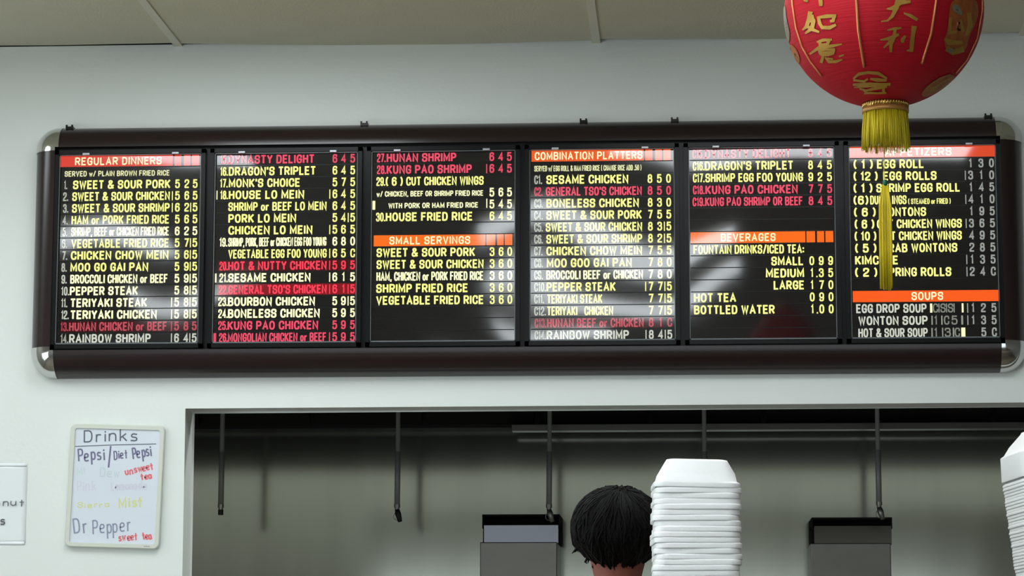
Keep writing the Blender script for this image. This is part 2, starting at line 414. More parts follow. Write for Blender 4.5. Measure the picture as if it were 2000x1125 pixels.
def ribbon(mb, pts, th, place, closed=False, ext=0.0, widths=None, mi=0):
    if hasattr(place, 'd'): place.d += 5e-6          # later strokes lie over earlier ones
    P = [Vector(p) for p in pts]
    if not closed and ext:
        d = P[0]-P[1]
        if d.length > 1e-9: P[0] = P[0]+d.normalized()*ext
        d = P[-1]-P[-2]
        if d.length > 1e-9: P[-1] = P[-1]+d.normalized()*ext
    n = len(P); L = []; R = []
    for i in range(n):
        a = P[i-1] if (i > 0 or closed) else None
        b = P[(i+1) % n] if (i < n-1 or closed) else None
        d1 = (P[i]-a).normalized() if a is not None else None
        d2 = (b-P[i]).normalized() if b is not None else None
        d1 = d1 or d2; d2 = d2 or d1
        n1 = Vector((-d1.y, d1.x)); n2 = Vector((-d2.y, d2.x))
        m = n1+n2
        m = m.normalized() if m.length > .2 else n1
        k = 1/max(.45, m.dot(n1))
        h = (widths[i] if widths else th)/2
        L.append(P[i]+m*h*k); R.append(P[i]-m*h*k)
    vv = [place(p.x, p.y) for p in L]+[place(p.x, p.y) for p in R]
    fs = []
    for i in range(n if closed else n-1):
        j = (i+1) % n; fs.append((i, j, n+j, n+i))
    mb.add(vv, fs, mi)
def nat_width(s, gap):
    w = 0
    for ch in s:
        if ch == ' ': w += .36
        else: w += GP[ch][0]+gap
    return w-gap
def write(mb, s, x0, x1, z, cap, place, th=.17, gap=.30, jitter=0, mi=0):
    """one line of text from x0 to x1 with its baseline at z"""
    w = nat_width(s, gap)+th; k = (x1-x0)/(w*cap); x = x0+th*cap*min(1, k)/2
    t = th*cap*max(.62, min(1.05, k**.5 if k < 1 else 1))
    for ch in s:
        if ch == ' ': x += .36*cap*k; continue
        gw, polys = GP[ch]
        jx, jz = (random.uniform(-jitter, jitter)*cap, random.uniform(-jitter, jitter)*cap) if jitter else (0, 0)
        for mode, pts in polys:
            q = [(x+jx+(px_*gw if gw else 0)*cap*k, z+jz+t/2+pz*(cap-t)) for px_, pz in pts]
            if mode: q = chaikin(q, mode == 'o')
            ribbon(mb, q, t, place, closed=(mode == 'o'), ext=0 if mode == 'o' or ch in 'O' else t*.25, mi=mi)
        x += (gw+gap)*cap*k

# ---------------------------------------------------------------- menu board
A0, PT, PW = -1.7959, .4527, .413
PZT, PZB = 1.35+1.5119, 1.35+.9615
YF = -.050                                   # dark face behind the panes
YT = -.0525                                  # letters
YP = -.060                                   # panes
BX0, BX1 = A0-.012, A0+5*PT+PW+.012          # inner edge of the rails
BZ0, BZ1 = PZB-.018, PZT+.022
RR, RD = .067, .072                          # rail reach and depth
board = empty('menu_board', ((BX0+BX1)/2, 0, BZ0), 'long black wall menu board with six backlit panels and chrome corners above the kitchen opening', 'menu board')
q = MB(); q.box((BX0-.02, YF, BZ0-.02), (BX1+.02, -.001, BZ1+.02)); q.build('cabinet', black_m, board)
NP = 10
def prof(k): a = math.pi/2*k/NP; return (RR*math.sin(a), -RD*math.cos(a))
RB = 1.11                                     # the bottom rail is a little deeper     # (outward, Y)
CE = .010                                     # how far a chrome corner runs along the rails
def rail(p0, p1, out):
    q = MB(); p0 = Vector(p0); p1 = Vector(p1); out = Vector(out)
    n = 40; 
    def fn(u, v):
        o, y = prof(v*NP); o *= RB if out.z < 0 else 1; p = p0.lerp(p1, u)+out*o; return (p.x, y, p.z)
    q.grid(fn, n, NP)
    # inner return and back
    v0 = [(p0.x,-RD,p0.z),(p1.x,-RD,p1.z),(p1.x,-.002,p1.z),(p0.x,-.002,p0.z)]; q.add(v0, [(0,1,2,3)])
    a = p0+out*RR*(RB if out.z < 0 else 1); b = p1+out*RR*(RB if out.z < 0 else 1)
    q.add([(p0.x,-.001,p0.z),(p1.x,-.001,p1.z),(b.x,-.0,b.z),(a.x,-.0,a.z)], [(0,1,2,3)])
    o = q.build('frame_rail', laminate, board, smooth=True)
    return o
rail((BX0+CE,0,BZ1),(BX1-CE,0,BZ1),(0,0,1)); rail((BX0+CE,0,BZ0),(BX1-CE,0,BZ0),(0,0,-1))
rail((BX0,0,BZ0+CE),(BX0,0,BZ1-CE),(-1,0,0)); rail((BX1,0,BZ0+CE),(BX1,0,BZ1-CE),(1,0,0))
def corner(cx, cz, sx, sz):
    q = MB(); e = .0015
    path = [((cx-sx*CE, cz), (0, sz)), ((cx, cz), (0, sz))]
    for k in range(1, 9):
        a = math.pi/2*k/8; path.append(((cx, cz), (sx*math.sin(a), sz*math.cos(a))))
    path.append(((cx, cz-sz*CE), (sx, 0)))
    m = len(path)-1
    def fn(u, v):
        (x, z), (ox, oz) = path[round(u*m)]
        o, y = prof(v*NP); s = (RR+e)/RR
        return (x+ox*(o*s), y-e*math.cos(math.pi/2*v), z+oz*(o*s)*(RB if sz < 0 else 1))
    q.grid(fn, m, NP)
    o = q.build('corner_cap', chrome, board, smooth=True); tag(o, 'chrome corner cap')
for sx, cx in ((-1, BX0), (1, BX1)):
    for sz, cz in ((-1, BZ0), (1, BZ1)): corner(cx, cz, sx, sz)
for px_, py_ in ((137,250),(712,245),(1140,240),(1318,236),(1930,226)):
    p = at(px_, py_, -.02); z = BZ1+RR-.002
    q = MB(); q.box((p.x-.011,-.03,z-.006),(p.x+.011,-.003,z+.004)); q.box((p.x-.011,-.03,z+.004),(p.x-.006,-.024,z+.009)); q.box((p.x+.005,-.03,z+.004),(p.x+.010,-.024,z+.009))
    q.build('mounting_bracket', black_m, board)

RED = (250, 84, 112); REDB = (250, 40, 62); YEL = (255, 255, 150); WHT = (255, 255, 196); GRY = (200, 206, 190)
PANELS = [
 dict(s=2.0842, o=(40,220), L=(155,140), R=(738,728), sq=(627,655,665,692,698,727), cols=(640,678,712), h=[(0,163,620,(232,66,52),.85,1)],
  rows={0:('h','222,575:REGULAR DINNERS',''),1:('s','180,607:SERVED w/ PLAIN BROWN FRIED RICE',''),
  2:('y','178,190:1.;214,610:SWEET & SOUR PORK','565'.replace('6','2')),3:('y','174,194:2.;211,608:SWEET & SOUR CHICKEN','|565'),
  4:('y','174,194:3.;210,607:SWEET & SOUR SHRIMP','|62|5'),5:('y','172,192:4.;208,605:HAM or PORK FRIED RICE','565'),
  6:('w','172,190:5.;207,604:SHRIMP, BEEF or CHICKEN FRIED RICE','625'),7:('y','170,190:6.;207,604:VEGETABLE FRIED RICE','57|5'),
  8:('y','170,190:7.;205,603:CHICKEN CHOW MEIN','56|5'),9:('y','167,188:8.;203,520:MOO GO GAI PAN','59|5'),
  10:('w','167,188:9.;203,599:BROCCOLI CHICKEN or BEEF','59|5'),11:('w','166,198:10.;201,478:PEPPER STEAK','58|5'),
  12:('w','166,190:11.;203,515:TERIYAKI STEAK','|58|5'),13:('w','166,196:12.;203,555:TERIYAKI CHICKEN','|58|5'),
  14:('rd','163,194:13.;198,596:HUNAN CHICKEN or BEEF','|585'),15:('g','163,194:14.;198,530:RAINBOW SHRIMP','|64|5')}),
 dict(s=2.679, o=(390,270), L=(85,65), R=(828,825), sq=None, cols=(708,753,801), h=[],
  rows={0:('r','110,148:15.;152,600:DYNASTY DELIGHT','645'),1:('y','108,147:16.;152,607:DRAGON\'S TRIPLET','645'),
  2:('y','107,146:17.;152,525:MONK\'S CHOICE','575'),3:('y','108,147:18.;152,547:HOUSE LO MEIN','|645'),
  4:('y','150,664:SHRIMP or BEEF LO MEIN','645'),5:('y','150,505:PORK LO MEIN','54|5'),6:('y','150,590:CHICKEN LO MEIN','|565'),
  7:('w','104,144:19.;150,662:SHRIMP, PORK, BEEF or CHICKEN EGG FOO YOUNG','680'),8:('y','150,664:VEGETABLE EGG FOO YOUNG','|65C'),
  9:('R','104,146:20.;149,664:HOT & NUTTY CHICKEN','|595'),10:('w','104,146:21.;149,580:SESAME CHICKEN','|615'),
  11:('R','102,146:22.;150,664:GENERAL TSO\'S CHICKEN','|61|5'),12:('w','98,146:23.;148,603:BOURBON CHICKEN','59|5'),
  13:('w','98,146:24.;148,628:BONELESS CHICKEN','595'),14:('r','98,144:25.;146,620:KUNG PAO CHICKEN','595'),
  15:('r','102,146:26.;148,662:MONGOLIAN CHICKEN or BEEF','|595')}, leak=[(3,88,93,'w'),(10,80,88,'w'),(15,72,86,'r')]),
 dict(s=2.679, o=(700,270), L=(75,65), R=(818,825), sq=(670,716,726,760,766,805), cols=(698,745,790), h=[(7,80,664,(255,110,20),1.0,1)],
  rows={0:('r','98,142:27.;148,512:HUNAN SHRIMP','645'),1:('r','98,144:28.;148,593:KUNG PAO SHRIMP','|645'),
  2:('y','95,140:29.;143,232:( 6 );250,655:CUT CHICKEN WINGS',''),3:('t','95,653:w/ CHICKEN, BEEF OR SHRIMP FRIED RICE','565'),
  4:('t','157,626:WITH PORK OR HAM FRIED RICE','|545'),5:('y','93,140:30.;143,597:HOUSE FRIED RICE','645'),
  7:('h','162,585:SMALL SERVINGS',''),8:('y','95,610:SWEET & SOUR PORK','360'),9:('y','95,655:SWEET & SOUR CHICKEN','360'),
  10:('w','95,653:HAM, CHICKEN or PORK FRIED RICE','360'),11:('y','93,573:SHRIMP FRIED RICE','360'),12:('y','93,655:VEGETABLE FRIED RICE','360')}, leak=[(4,74,88,'w')]),
 dict(s=2.679, o=(1010,270), L=(72,62), R=(808,825), sq=(670,708,722,758,765,803), cols=(694,743,791), h=[(0,75,662,(238,92,36),.95,1)],
  rows={0:('h','92,655:COMBINATION PLATTERS',''),1:('s','90,650:SERVED w/ EGG ROLL & HAM FRIED RICE ( CHANGE RICE ADD .50 )',''),
  2:('y','90,130:C1.;153,582:SESAME CHICKEN','850'),3:('r','90,132:C2.;150,652:GENERAL TSO\'S CHICKEN','850'),
  4:('y','90,134:C3.;153,637:BONELESS CHICKEN','830'),5:('y','90,134:C4.;153,652:SWEET & SOUR PORK','755'),
  6:('y','90,134:C5.;150,654:SWEET & SOUR CHICKEN','83|5'),7:('y','90,134:C6.;153,654:SWEET & SOUR SHRIMP','82|5'),
  8:('y','90,132:C7.;153,654:CHICKEN CHOW MEIN','755'),9:('y','90,134:C8.;155,600:MOO GOO GAI PAN','780'),
  10:('w','90,134:C9.;153,658:BROCCOLI BEEF or CHICKEN','780'),11:('y','90,150:C10.;154,515:PEPPER STEAK','|77|5'),
  12:('y','90,140:C11.;157,445:TERIYAKI STEAK','77|5'),13:('y','90,150:C12.;157,315:TERIYAKI;352,502:CHICKEN','77|5'),
  14:('rd','92,152:C13.;157,662:HUNAN BEEF or CHICKEN','81C'),15:('g','92,150:C14.;155,585:RAINBOW SHRIMP','|84|5')}),
 dict(s=2.6176, o=(1320,260), L=(62,68), R=(805,830), sq=(668,712,722,758,765,805), cols=(688,736,784), h=[(7,75,662,(255,108,18),1.0,1)],
  rows={0:('rd','85,143:C15.;148,588:DYNASTY DELIGHT','845'),1:('y','87,145:C16.;148,600:DRAGON\'S TRIPLET','845'),
  2:('y','88,146:C17.;151,650:SHRIMP EGG FOO YOUNG','925'),3:('r','88,146:C18.;151,623:KUNG PAO CHICKEN','775'),
  4:('r','86,146:C19.;150,648:KUNG PAO SHRIMP OR BEEF','845'),7:('h','230,510:BEVERAGES',''),
  8:('y','90,655:FOUNTAIN DRINKS/ICED TEA:',''),9:('y','488,652:SMALL','099'),10:('y','460,656:MEDIUM','1.35'),11:('y','500,656:LARGE','170'),
  12:('y','93,308:HOT TEA','090'),13:('y','93,505:BOTTLED WATER','1.00')}),
 dict(s=2.2946, o=(1630,250), L=(62,75), R=(722,752), sq=None, cols=(608,655,702), h=[(0,68,722,(226,74,38),.9,0),(12,82,740,(250,92,24),1.0,0)],
  rows={0:('h','225,525:APPETIZERS',''),1:('y','85,172:( 1 );190,400:EGG ROLL','130'),2:('y','85,193:( 12 );218,457:EGG ROLLS','|310'),
  3:('y','85,170:( 1 );187,562:SHRIMP EGG ROLL','145'),4:('y','85,152:(6);160,322:DUMPLINGS;330,520~:( STEAMED or FRIED )','|410'),
  5:('y','87,185:( 6 );208,410:WONTONS','195'),6:('y','90,178:( 6 );190,570:CUT CHICKEN WINGS','|365'),7:('y','90,187:( 10 );203,570:CUT CHICKEN WINGS','495'),
  8:('y','92,188:( 5 );214,550:CRAB WONTONS','285'),9:('y','92,285:KIMCHEE','|135'),10:('y','92,192:( 2 );215,523:SPRING ROLLS','|24C'),
  12:('h','345,487:SOUPS',''),13:('g','97,412:EGG DROP SOUP','|125'),14:('g','107,417:WONTON SOUP','|135'),15:('g','107,417:HOT & SOUR SOUP','5C')},
  leak=[(15,568,586,'w'),(13,428,438,'w'),(13,466,470,'g'),(13,500,504,'g'),(13,534,538,'g'),(13,570,578,'w'),(14,434,440,'g'),(14,478,484,'g'),(14,568,576,'g'),(15,434,440,'g'),(15,482,487,'g'),(15,530,536,'g')],
  extra=[(13,440,464,'C'),(13,474,498,'S'),(13,508,532,'S'),(14,448,460,'1'),(14,490,514,'C'),(14,524,552,'5'),(15,448,460,'1'),(15,494,522,'3'),(15,538,562,'C')], dimprice=.42),
]
STY = {'h':('cream',(255,248,196),1.05),'s':('white',WHT,.8),'y':('yellow',YEL,1.05),'w':('white',WHT,1.25),'t':('white',WHT,1.15),
       'r':('red',RED,.9),'R':('red',(255,60,84),1.1),'rd':('red',(226,92,108),.7),'g':('grey',(226,230,214),.8)}
RP = (PZT-PZB)/16
def panel_z(row): return PZT-(row+.5)*RP
wave_rng = random.Random(11)
def place_text(x, z): return (x, YT, z)
CLIPS = {0:((.19,),(.82,)),1:((.19,),(.83,)),2:((.18,),(.80,)),3:((.18,),(.80,)),4:((.19,),(.81,)),5:((.2,),(.82,))}
PANEL_LABEL = ['panel listing regular dinners','panel starting with a red dynasty line','panel with small servings heading','panel of combination platters','panel with beverages heading','panel of appetizers and soups']
for pi, P in enumerate(PANELS):
    x0 = A0+pi*PT; x1 = x0+PW
    # tray, row tracks and price dividers
    q = MB()
    q.box((x0, YF-.0006, PZB), (x1, YF-.0001, PZT), 0)
    for k in range(1, 16):
        z = PZT-k*RP; q.box((x0+.004, YF-.0022, z-.0011), (x1-.004, YF-.0004, z+.0011), 1)
    # black door frame round the pane
    b = .013
    for a, c in (((x0-b,-.066,PZB-b),(x1+b,YF,PZB-.001)), ((x0-b,-.066,PZT+.001),(x1+b,YF,PZT+b)), ((x0-b,-.066,PZB-b),(x0-.001,YF,PZT+b)), ((x1+.001,-.066,PZB-b),(x1+b,YF,PZT+b))):
        q.box(a, c, 1)
    panel = q.build('menu_panel', [tray_m, black_m], board); tag(panel, PANEL_LABEL[pi])
    # acrylic pane, slightly warped
    ph = [wave_rng.uniform(0, 6.28) for _ in range(6)]; am = [wave_rng.uniform(.6, 1.3) for _ in range(3)]
    def fn(u, v, ph=ph, am=am, x0=x0, x1=x1):
        ed = min(1, 6*min(u, 1-u))*min(1, 6*min(v, 1-v))
        w = .0007*am[0]*math.sin(3.1*u+4.2*v+ph[0]) + .00042*am[1]*math.sin(6.5*u-7.5*v+ph[1]) + .00018*am[2]*math.sin(2*u+13*v+ph[2])
        return (x0+(x1-x0)*u, YP+w*(.35+.65*ed), PZB+(PZT-PZB)*v)
    q = MB(); q.grid(fn, 28, 36)
    pn = q.build('pane', pane_m, panel, smooth=True, fix=False)
    q = MB()
    e = .0022
    for a, c in (((x0,-.0625,PZB),(x1,-.0575,PZB+e*1.6)), ((x0,-.0625,PZT-e),(x1,-.0575,PZT)), ((x0,-.0625,PZB),(x0+e,-.0575,PZT)), ((x1-e,-.0625,PZB),(x1,-.0575,PZT))): q.box(a, c)
    q.build('pane_edge', edge_m, panel)
    for (u,) in CLIPS[pi]:
        q = MB(); xc = x0+(x1-x0)*u; q.box((xc-.010,-.070,PZT-.002),(xc+.010,-.0605,PZT+.0045)); q.build('retaining_clip', clip_m, panel, bevel=.0012)
    # text
    s, (ox, oy) = P['s'], P['o']
    def X(cx, row):                               # crop column -> world x at this row
        z = panel_z(row); y = 562.5
        # find photo y for this z, then intersect
        xw = x0
        pxl = ox+cx/s
        lo, hi = 200.0, 760.0
        for _ in range(30):
            mid = (lo+hi)/2
            if at(pxl, mid, YT).z > z: lo = mid
            else: hi = mid
        return at(pxl, (lo+hi)/2, YT).x
    cap = .0258
    for row, (st, items, price) in P['rows'].items():
        nm, rgb, stg = STY[st]
        c = cap*(.62 if st == 't' else .64 if st == 's' else .9 if st == 'h' else 1)
        zb = panel_z(row)-c/2 - (.002 if st in 'st' else 0)
        q = MB()
        for it in items.split(';'):
            rng, txt = it.split(':', 1)
            small = rng.endswith('~'); rng = rng.rstrip('~')
            a, b2 = (float(v) for v in rng.split(','))
            cc = c*.62 if small else c
            write(q, txt, X(a, row), X(b2, row), zb, cc, place_text, th=.195 if st != 'h' else .17, mi=1 if (pi in (0, 3) and txt[-1] == '.') else 0)
        o = q.build('letter_row', [text_mat(nm, rgb, stg), text_mat(nm+'_number', GRY if nm != 'red' else rgb, .72*stg)], panel, fix=False)  # greyer, dimmer numbers stand in for weaker backlight at the panel side
        if nm == 'red': tag(o, 'red letter row')
        if st == 'R' or st == 'rd':
            q = MB(); k = PZT-(row+.5)*RP
            q.box((x0+.012, YF-.0016, k-RP*.46), (x0+PW*.995 if st == 'R' else x1-.03, YF-.0008, k+RP*.46))
            o = q.build('row_strip', text_mat('red_strip', (150,10,28), .75 if row == 11 else .15 if st == 'R' else .10), panel); tag(o, 'translucent red strip')
        if price:
            q = MB(); n = 0; g = P.get('dimprice')
            cols = [X(v+(row-0)*(P['R'][1]-P['R'][0])/16*.5, row) for v in P['cols']]
            dw = .0135
            digits = price.replace('|', '').replace('.', '')
            k = 3-len(digits)
            for ch in price:
                if ch == '|':
                    xb = cols[k]-.0125 if k else cols[0]-.0145
                    q.add([(xb-.0018,YT,zb-.001),(xb+.0012,YT,zb-.001),(xb+.0012,YT,zb+cap),(xb-.0018,YT,zb+cap)], [(0,1,2,3)])
                elif ch == '.':
                    xb = cols[k]-.0125; q.add([(xb-.002,YT,zb),(xb+.002,YT,zb),(xb+.002,YT,zb+.004),(xb-.002,YT,zb+.004)], [(0,1,2,3)])
                else:
                    w_ = dw*(.55 if ch == '1' else 1)
                    write(q, ch, cols[k]-w_/2, cols[k]+w_/2, zb if st not in 'st' else panel_z(row)-cap/2, cap, place_text, th=.185)
                    k += 1
            fac = g if g else .92  # dimmed prices imitate the backlight falling off
            rr_, gg_, bb_ = rgb
            o = q.build('price_row', text_mat(nm+'_price', rgb if not g else (225,230,222), stg*fac if not g else fac), panel, fix=False)
            if nm == 'red': tag(o, 'red price digits')
    for row, a, b2, kind in P.get('leak', []):
        q = MB(); z = panel_z(row); q.add([(X(a,row),YT,z-cap/2),(X(b2,row),YT,z-cap/2),(X(b2,row),YT,z+cap/2),(X(a,row),YT,z+cap/2)], [(0,1,2,3)])
        q.build('light_gap', text_mat('gap_'+kind, {'w':WHT,'r':RED,'g':GRY}[kind], {'w':1.1,'r':.8,'g':.5}[kind]), panel, fix=False)
    for row, a, b2, ch in P.get('extra', []):
        q = MB(); write(q, ch, X(a,row), X(b2,row), panel_z(row)-cap/2, cap, place_text, th=.15)
        q.build('spare_letter', text_mat('spare', GRY, .38), panel, fix=False)
    for row, a, b2, rgb, stg, hassq in P['h']:
        q = MB(); z = panel_z(row); h = RP*.46
        spans = [(a, b2)]
        if hassq: spans += [(P['sq'][0],P['sq'][1]),(P['sq'][2],P['sq'][3]),(P['sq'][4],P['sq'][5])]
        for aa, bb in spans:
            q.box((X(aa,row), YF-.0018, z-h), (X(bb,row), YF-.0008, z+h))
        o = q.build('heading_strip', text_mat('heading%d%d' % (pi, row), rgb, stg), panel); tag(o, 'orange red heading strip')

# ---------------------------------------------------------------- whiteboard and paper
def rrect(w, h, r, n=6):
    out = []
    for cx, cz, a0 in ((w/2-r,h/2-r,0),(-w/2+r,h/2-r,90),(-w/2+r,-h/2+r,180),(w/2-r,-h/2+r,270)):
        for k in range(n+1):
            a = math.radians(a0+90*k/n); out.append((cx+r*math.cos(a), cz+r*math.sin(a)))
    return out
def slab(mb, outline, y0, y1, tr, mi=0):
    n = len(outline)
    vv = [tr(x, y0, z) for x, z in outline]+[tr(x, y1, z) for x, z in outline]
    mb.add(vv, [tuple(range(n)), tuple(range(n, 2*n))[::-1]]+[(i,(i+1)%n,n+(i+1)%n,n+i) for i in range(n)], mi)
wc = (at(137,827,-.01)+at(323,832,-.01)+at(314,1073,-.01)+at(125,1068,-.01))/4
WW, WH = .272, .352
RZ = math.radians(-1.75)
def wtr(x, y, z):
    return (wc.x+x*math.cos(RZ)-z*math.sin(RZ), y, wc.z+x*math.sin(RZ)+z*math.cos(RZ))
wb = empty('whiteboard', (wc.x, 0, wc.z-WH/2), 'small white dry erase board with handwritten drinks list left of the kitchen opening', 'whiteboard')
q = MB(); outer = rrect(WW, WH, .016); inner = rrect(WW-.026, WH-.026, .007); n = len(outer)
vv = [wtr(x,-.001,z) for x,z in outer]+[wtr(x,-.012,z) for x,z in outer]+[wtr(x*.985,-.0145,z*.985) for x,z in outer]+[wtr(x,-.0145,z) for x,z in inner]+[wtr(x,-.0105,z) for x,z in inner]
fs = []
for L in range(4):
    for i in range(n): fs.append((L*n+i, L*n+(i+1)%n, (L+1)*n+(i+1)%n, (L+1)*n+i))
fs.append(tuple(range(n)))
q.add(vv, fs); q.build('frame', wb_frame, wb)
q = MB(); slab(q, inner, -.0108, -.004, wtr); q.build('writing_surface', wb_face, wb)
ink = {'k':mat('black_marker',(92,98,110),.6),'p':mat('purple_marker',(112,110,140),.6),'g':mat('faded_green_marker',(196,210,212),.6),'f':mat('faded_pink_marker',(206,204,218),.6),
       'y':mat('yellow_marker',(210,214,150),.6),'b':mat('grey_marker',(138,142,164),.6),'r':mat('red_marker',(222,110,116),.6)}
def wpt(cx, cz, Y=-.0112):                 # crop (110,820) scale 4.165 -> world on the board face
    return at(110+cx/4.165, 820+cz/4.165, Y)
def hand(name, col, txt, p0, p1, cap_px, th=.1, jit=.04, parent=wb, conv=wpt, slant=0):
    q = MB(); a = conv(*p0); b = conv(*p1)
    d = (b-a); L = d.length; ux = d.normalized(); uz = Vector((-ux.z*1, 0, ux.x)); cap = (conv(p0[0], p0[1]-cap_px)-a).length
    def plc(x, z):
        p = a+ux*(x+slant*z)+uz*z; return (p.x, p.y-plc.d, p.z)
    plc.d = 0.0
    write(q, txt, 0, L, 0, cap*1.06, plc, th=th*1.35, gap=.26, jitter=jit*1.3)
    return q.build(name, ink[col], parent, fix=False)
W = 'handwriting'
hand(W,'k','Drinks',(224,182),(672,172),96,.085)
q = MB(); a, b, c = wpt(152,216), wpt(480,204), wpt(812,196)
ribbon(q, [(a.x,a.z),(b.x,b.z),(c.x,c.z)], .0024, lambda x, z: (x,-.0112,z)); q.build('underline', ink['k'], wb, fix=False)
hand(W,'p','Pepsi',(180,345),(392,325),100,.11,.05)
hand(W,'p','/',(412,382),(470,370),150,.07)
hand(W,'p','Diet',(472,325),(580,315),72,.13,.05); hand(W,'p','Pepsi',(622,318),(780,295),92,.13,.05)
hand(W,'g','Mt',(165,450),(245,445),62,.1); hand(W,'g','Dew',(352,468),(510,468),75,.1)
hand(W,'f','Pink',(168,585),(325,578),82,.1); hand(W,'f','Lemonade',(440,578),(735,570),70,.13)
hand(W,'y','Sierra',(172,718),(440,712),46,.13,.06); hand(W,'y','Mist',(512,722),(705,712),85,.12,.05)
hand(W,'b','Dr',(145,932),(250,918),118,.085); hand(W,'b','Pepper',(300,930),(602,910),112,.085,.04)
hand(W,'r','unsweet',(562,455),(798,402),60,.15,.06); hand(W,'r','tea',(690,492),(786,475),56,.17,.06)
hand(W,'r','sweet',(510,990),(662,978),62,.15,.06); hand(W,'r','tea',(700,985),(785,968),62,.17,.06)
q = MB()
for k in range(5):
    a = wpt(716+k*10, 1030, -.0147); q.box((a.x-.0008,-.0149,a.z-.0012),(a.x+.0010,-.0144,a.z+.0014))
q.build('maker_mark', mat('dark_print',(110,112,112),.6), wb)

# paper notice, taped to the wall, cut by the picture's left edge
pt = at(54, 908, -.002); pb = at(54, 1061, -.002)
ne = empty('paper_notice', (pt.x-.1, 0, pb.z), 'white paper notice taped to the wall at the far left, handwriting ending in nut', 'notice')
def pf(u, v):
    x = pt.x-.216*(1-u); z = pb.z+(pt.z-pb.z)*v
    y = -.0004-.0016*max(0, math.sin(6*v+1.0))*(1-u)**.7
    return (x, y, z)
q = MB(); q.grid(pf, 14, 20)
po = q.build('sheet', paper_m, ne, smooth=True, fix=False); m = po.modifiers.new('thick','SOLIDIFY'); m.thickness = .0003
for zc_ in (pt.z, pb.z):
    q = MB()
    def tf(u, v, zc_=zc_): return (pt.x-.12+.118*u, -.0034+.0024*abs(v-.5)*2-.0004*math.sin(9*u), zc_-.005+.010*v)
    q.grid(tf, 10, 4); o = q.build('tape_strip', tape_m, ne, smooth=True, fix=False); m = o.modifiers.new('thick','SOLIDIFY'); m.thickness = .0004
conv2 = lambda x, y: at(x/5.923, 890+y/5.923, -.0034)
ink['d'] = mat('dark_pen',(92,92,96),.6)
hand('handwriting','d','nnut',(-70,578),(285,588),80,.1,.05, ne, conv2)
hand('handwriting','d','s',(2,805),(66,800),100,.11,.0, ne, conv2)

# ---------------------------------------------------------------- kitchen
o = sbox('wall_kitchen', (W0, KB, 0), (W1, KB+.1, ZC+.25), steel)
hood = empty('range_hood', (.6, 1.7, 2.2), 'dark stainless range hood hanging inside the kitchen opening', 'range hood')
HX0, HX1 = -2.2, 3.6
q = MB(); q.box((HX0,1.0,2.248),(HX1,1.03,ZC-.02)); q.box((HX0,1.03,ZC-.06),(HX1,KB-.002,ZC-.02)); q.box((HX0-.03,1.0,2.248),(HX0,KB-.002,ZC-.02)); q.box((HX1,1.0,2.248),(HX1+.03,KB-.002,ZC-.02))
q.build('canopy', hood_m, hood)
zr = at(1000, 842, 2.2).z
q = MB()
for k in range(14):
    xa = HX0+.01+(HX1-HX0)*k/14; xb = HX0-.01+(HX1-HX0)*(k+1)/14
    q.hexa([(xa,2.24,zr+.03),(xb,2.24,zr+.03),(xb,2.26,zr+.03),(xa,2.26,zr+.03),(xa,1.75,2.85),(xb,1.75,2.85),(xb,1.77,2.85),(xa,1.77,2.85)])
q.build('filter_bank', filter_m, hood)
q = MB(); q.box((at(1000,835,2.2).x,2.19,zr),(HX1,2.26,zr+.022)); q.build('grease_trough', steel_box, hood)
q = MB(); q.box((HX0,2.25,zr+.018),(HX1,KB-.002,zr+.05)); q.box((HX0,2.25,zr+.05),(HX1,2.27,zr+.10)); q.build('filter_rail', filter_m, hood)
# fire suppression pipes
PIPES = [((435,804),(431,985),1003,0),((778,803),(775,985),1022,1),((1074,803),(1071,985),1018,1),((1375,802),(1377,985),1018,1),((1713,801),(1717,980),1015,1)]
PL = ['leftmost hanging pipe, in front of the steel wall, with a blunt tip','second hanging pipe from the left, ending in an angled nozzle over bare steel wall',
 'hanging pipe with a nozzle over the left steel box','hanging pipe behind the tall white foam container stack','rightmost hanging pipe with a nozzle over the right steel box']
for (t0, t1, yend, ang), lab in zip(PIPES, PL):
    Y = 2.0 if ang else 1.9
    a = at(*t0, Y); b = at(*t1, Y)
    b.x = a.x+(b.x-a.x)*.6
    e = empty('sprinkler_pipe', (b.x, Y, b.z), lab, 'pipe', 'fire suppression pipes under the hood')
    top = Vector((a.x+(a.x-b.x), Y, ZC-.06)); mid = b.lerp(a, .55)
    q = MB(); q.tube([top, mid], .0082, 10); q.build('thin_pipe', pipe_m, e, smooth=True)
    q = MB(); q.tube([mid+Vector((0,0,.004)), b], .0102, 12); q.build('sleeve_pipe', pipe_m, e, smooth=True)
    q = MB(); q.tube([b, b-Vector((0,0,.012)), b-Vector((0,0,.0121)), b-Vector((0,0,.022))], [.0112,.0112,.0085,.0085], 12); q.build('coupling', nozzle_m, e)
    c = b-Vector((0,0,.022))
    if ang:
        q = MB(); q.tube([c+Vector((0,0,.004)), c+Vector((.004,-.004,-.012)), c+Vector((.012,-.010,-.040))], [.008,.0115,.008], 10); q.build('nozzle', nozzle_dark if lab[0]=='s' else nozzle_m, e, smooth=True)
        q = MB(); q.tube([c+Vector((-.008*math.sin(t)-.004, -.006, -.010-.012*(1-math.cos(t)))) if t < 9 else c for t in [k*math.pi/8 for k in range(9)]]+[c+Vector((.010,-.008,-.038))], .0012, 6); q.build('cap_strap', nozzle_m, e, smooth=True)
    else:
        q = MB(); q.tube([c+Vector((0,0,.003)), c-Vector((0,0,.016))], .0095, 10); q.build('nozzle', nozzle_dark, e)
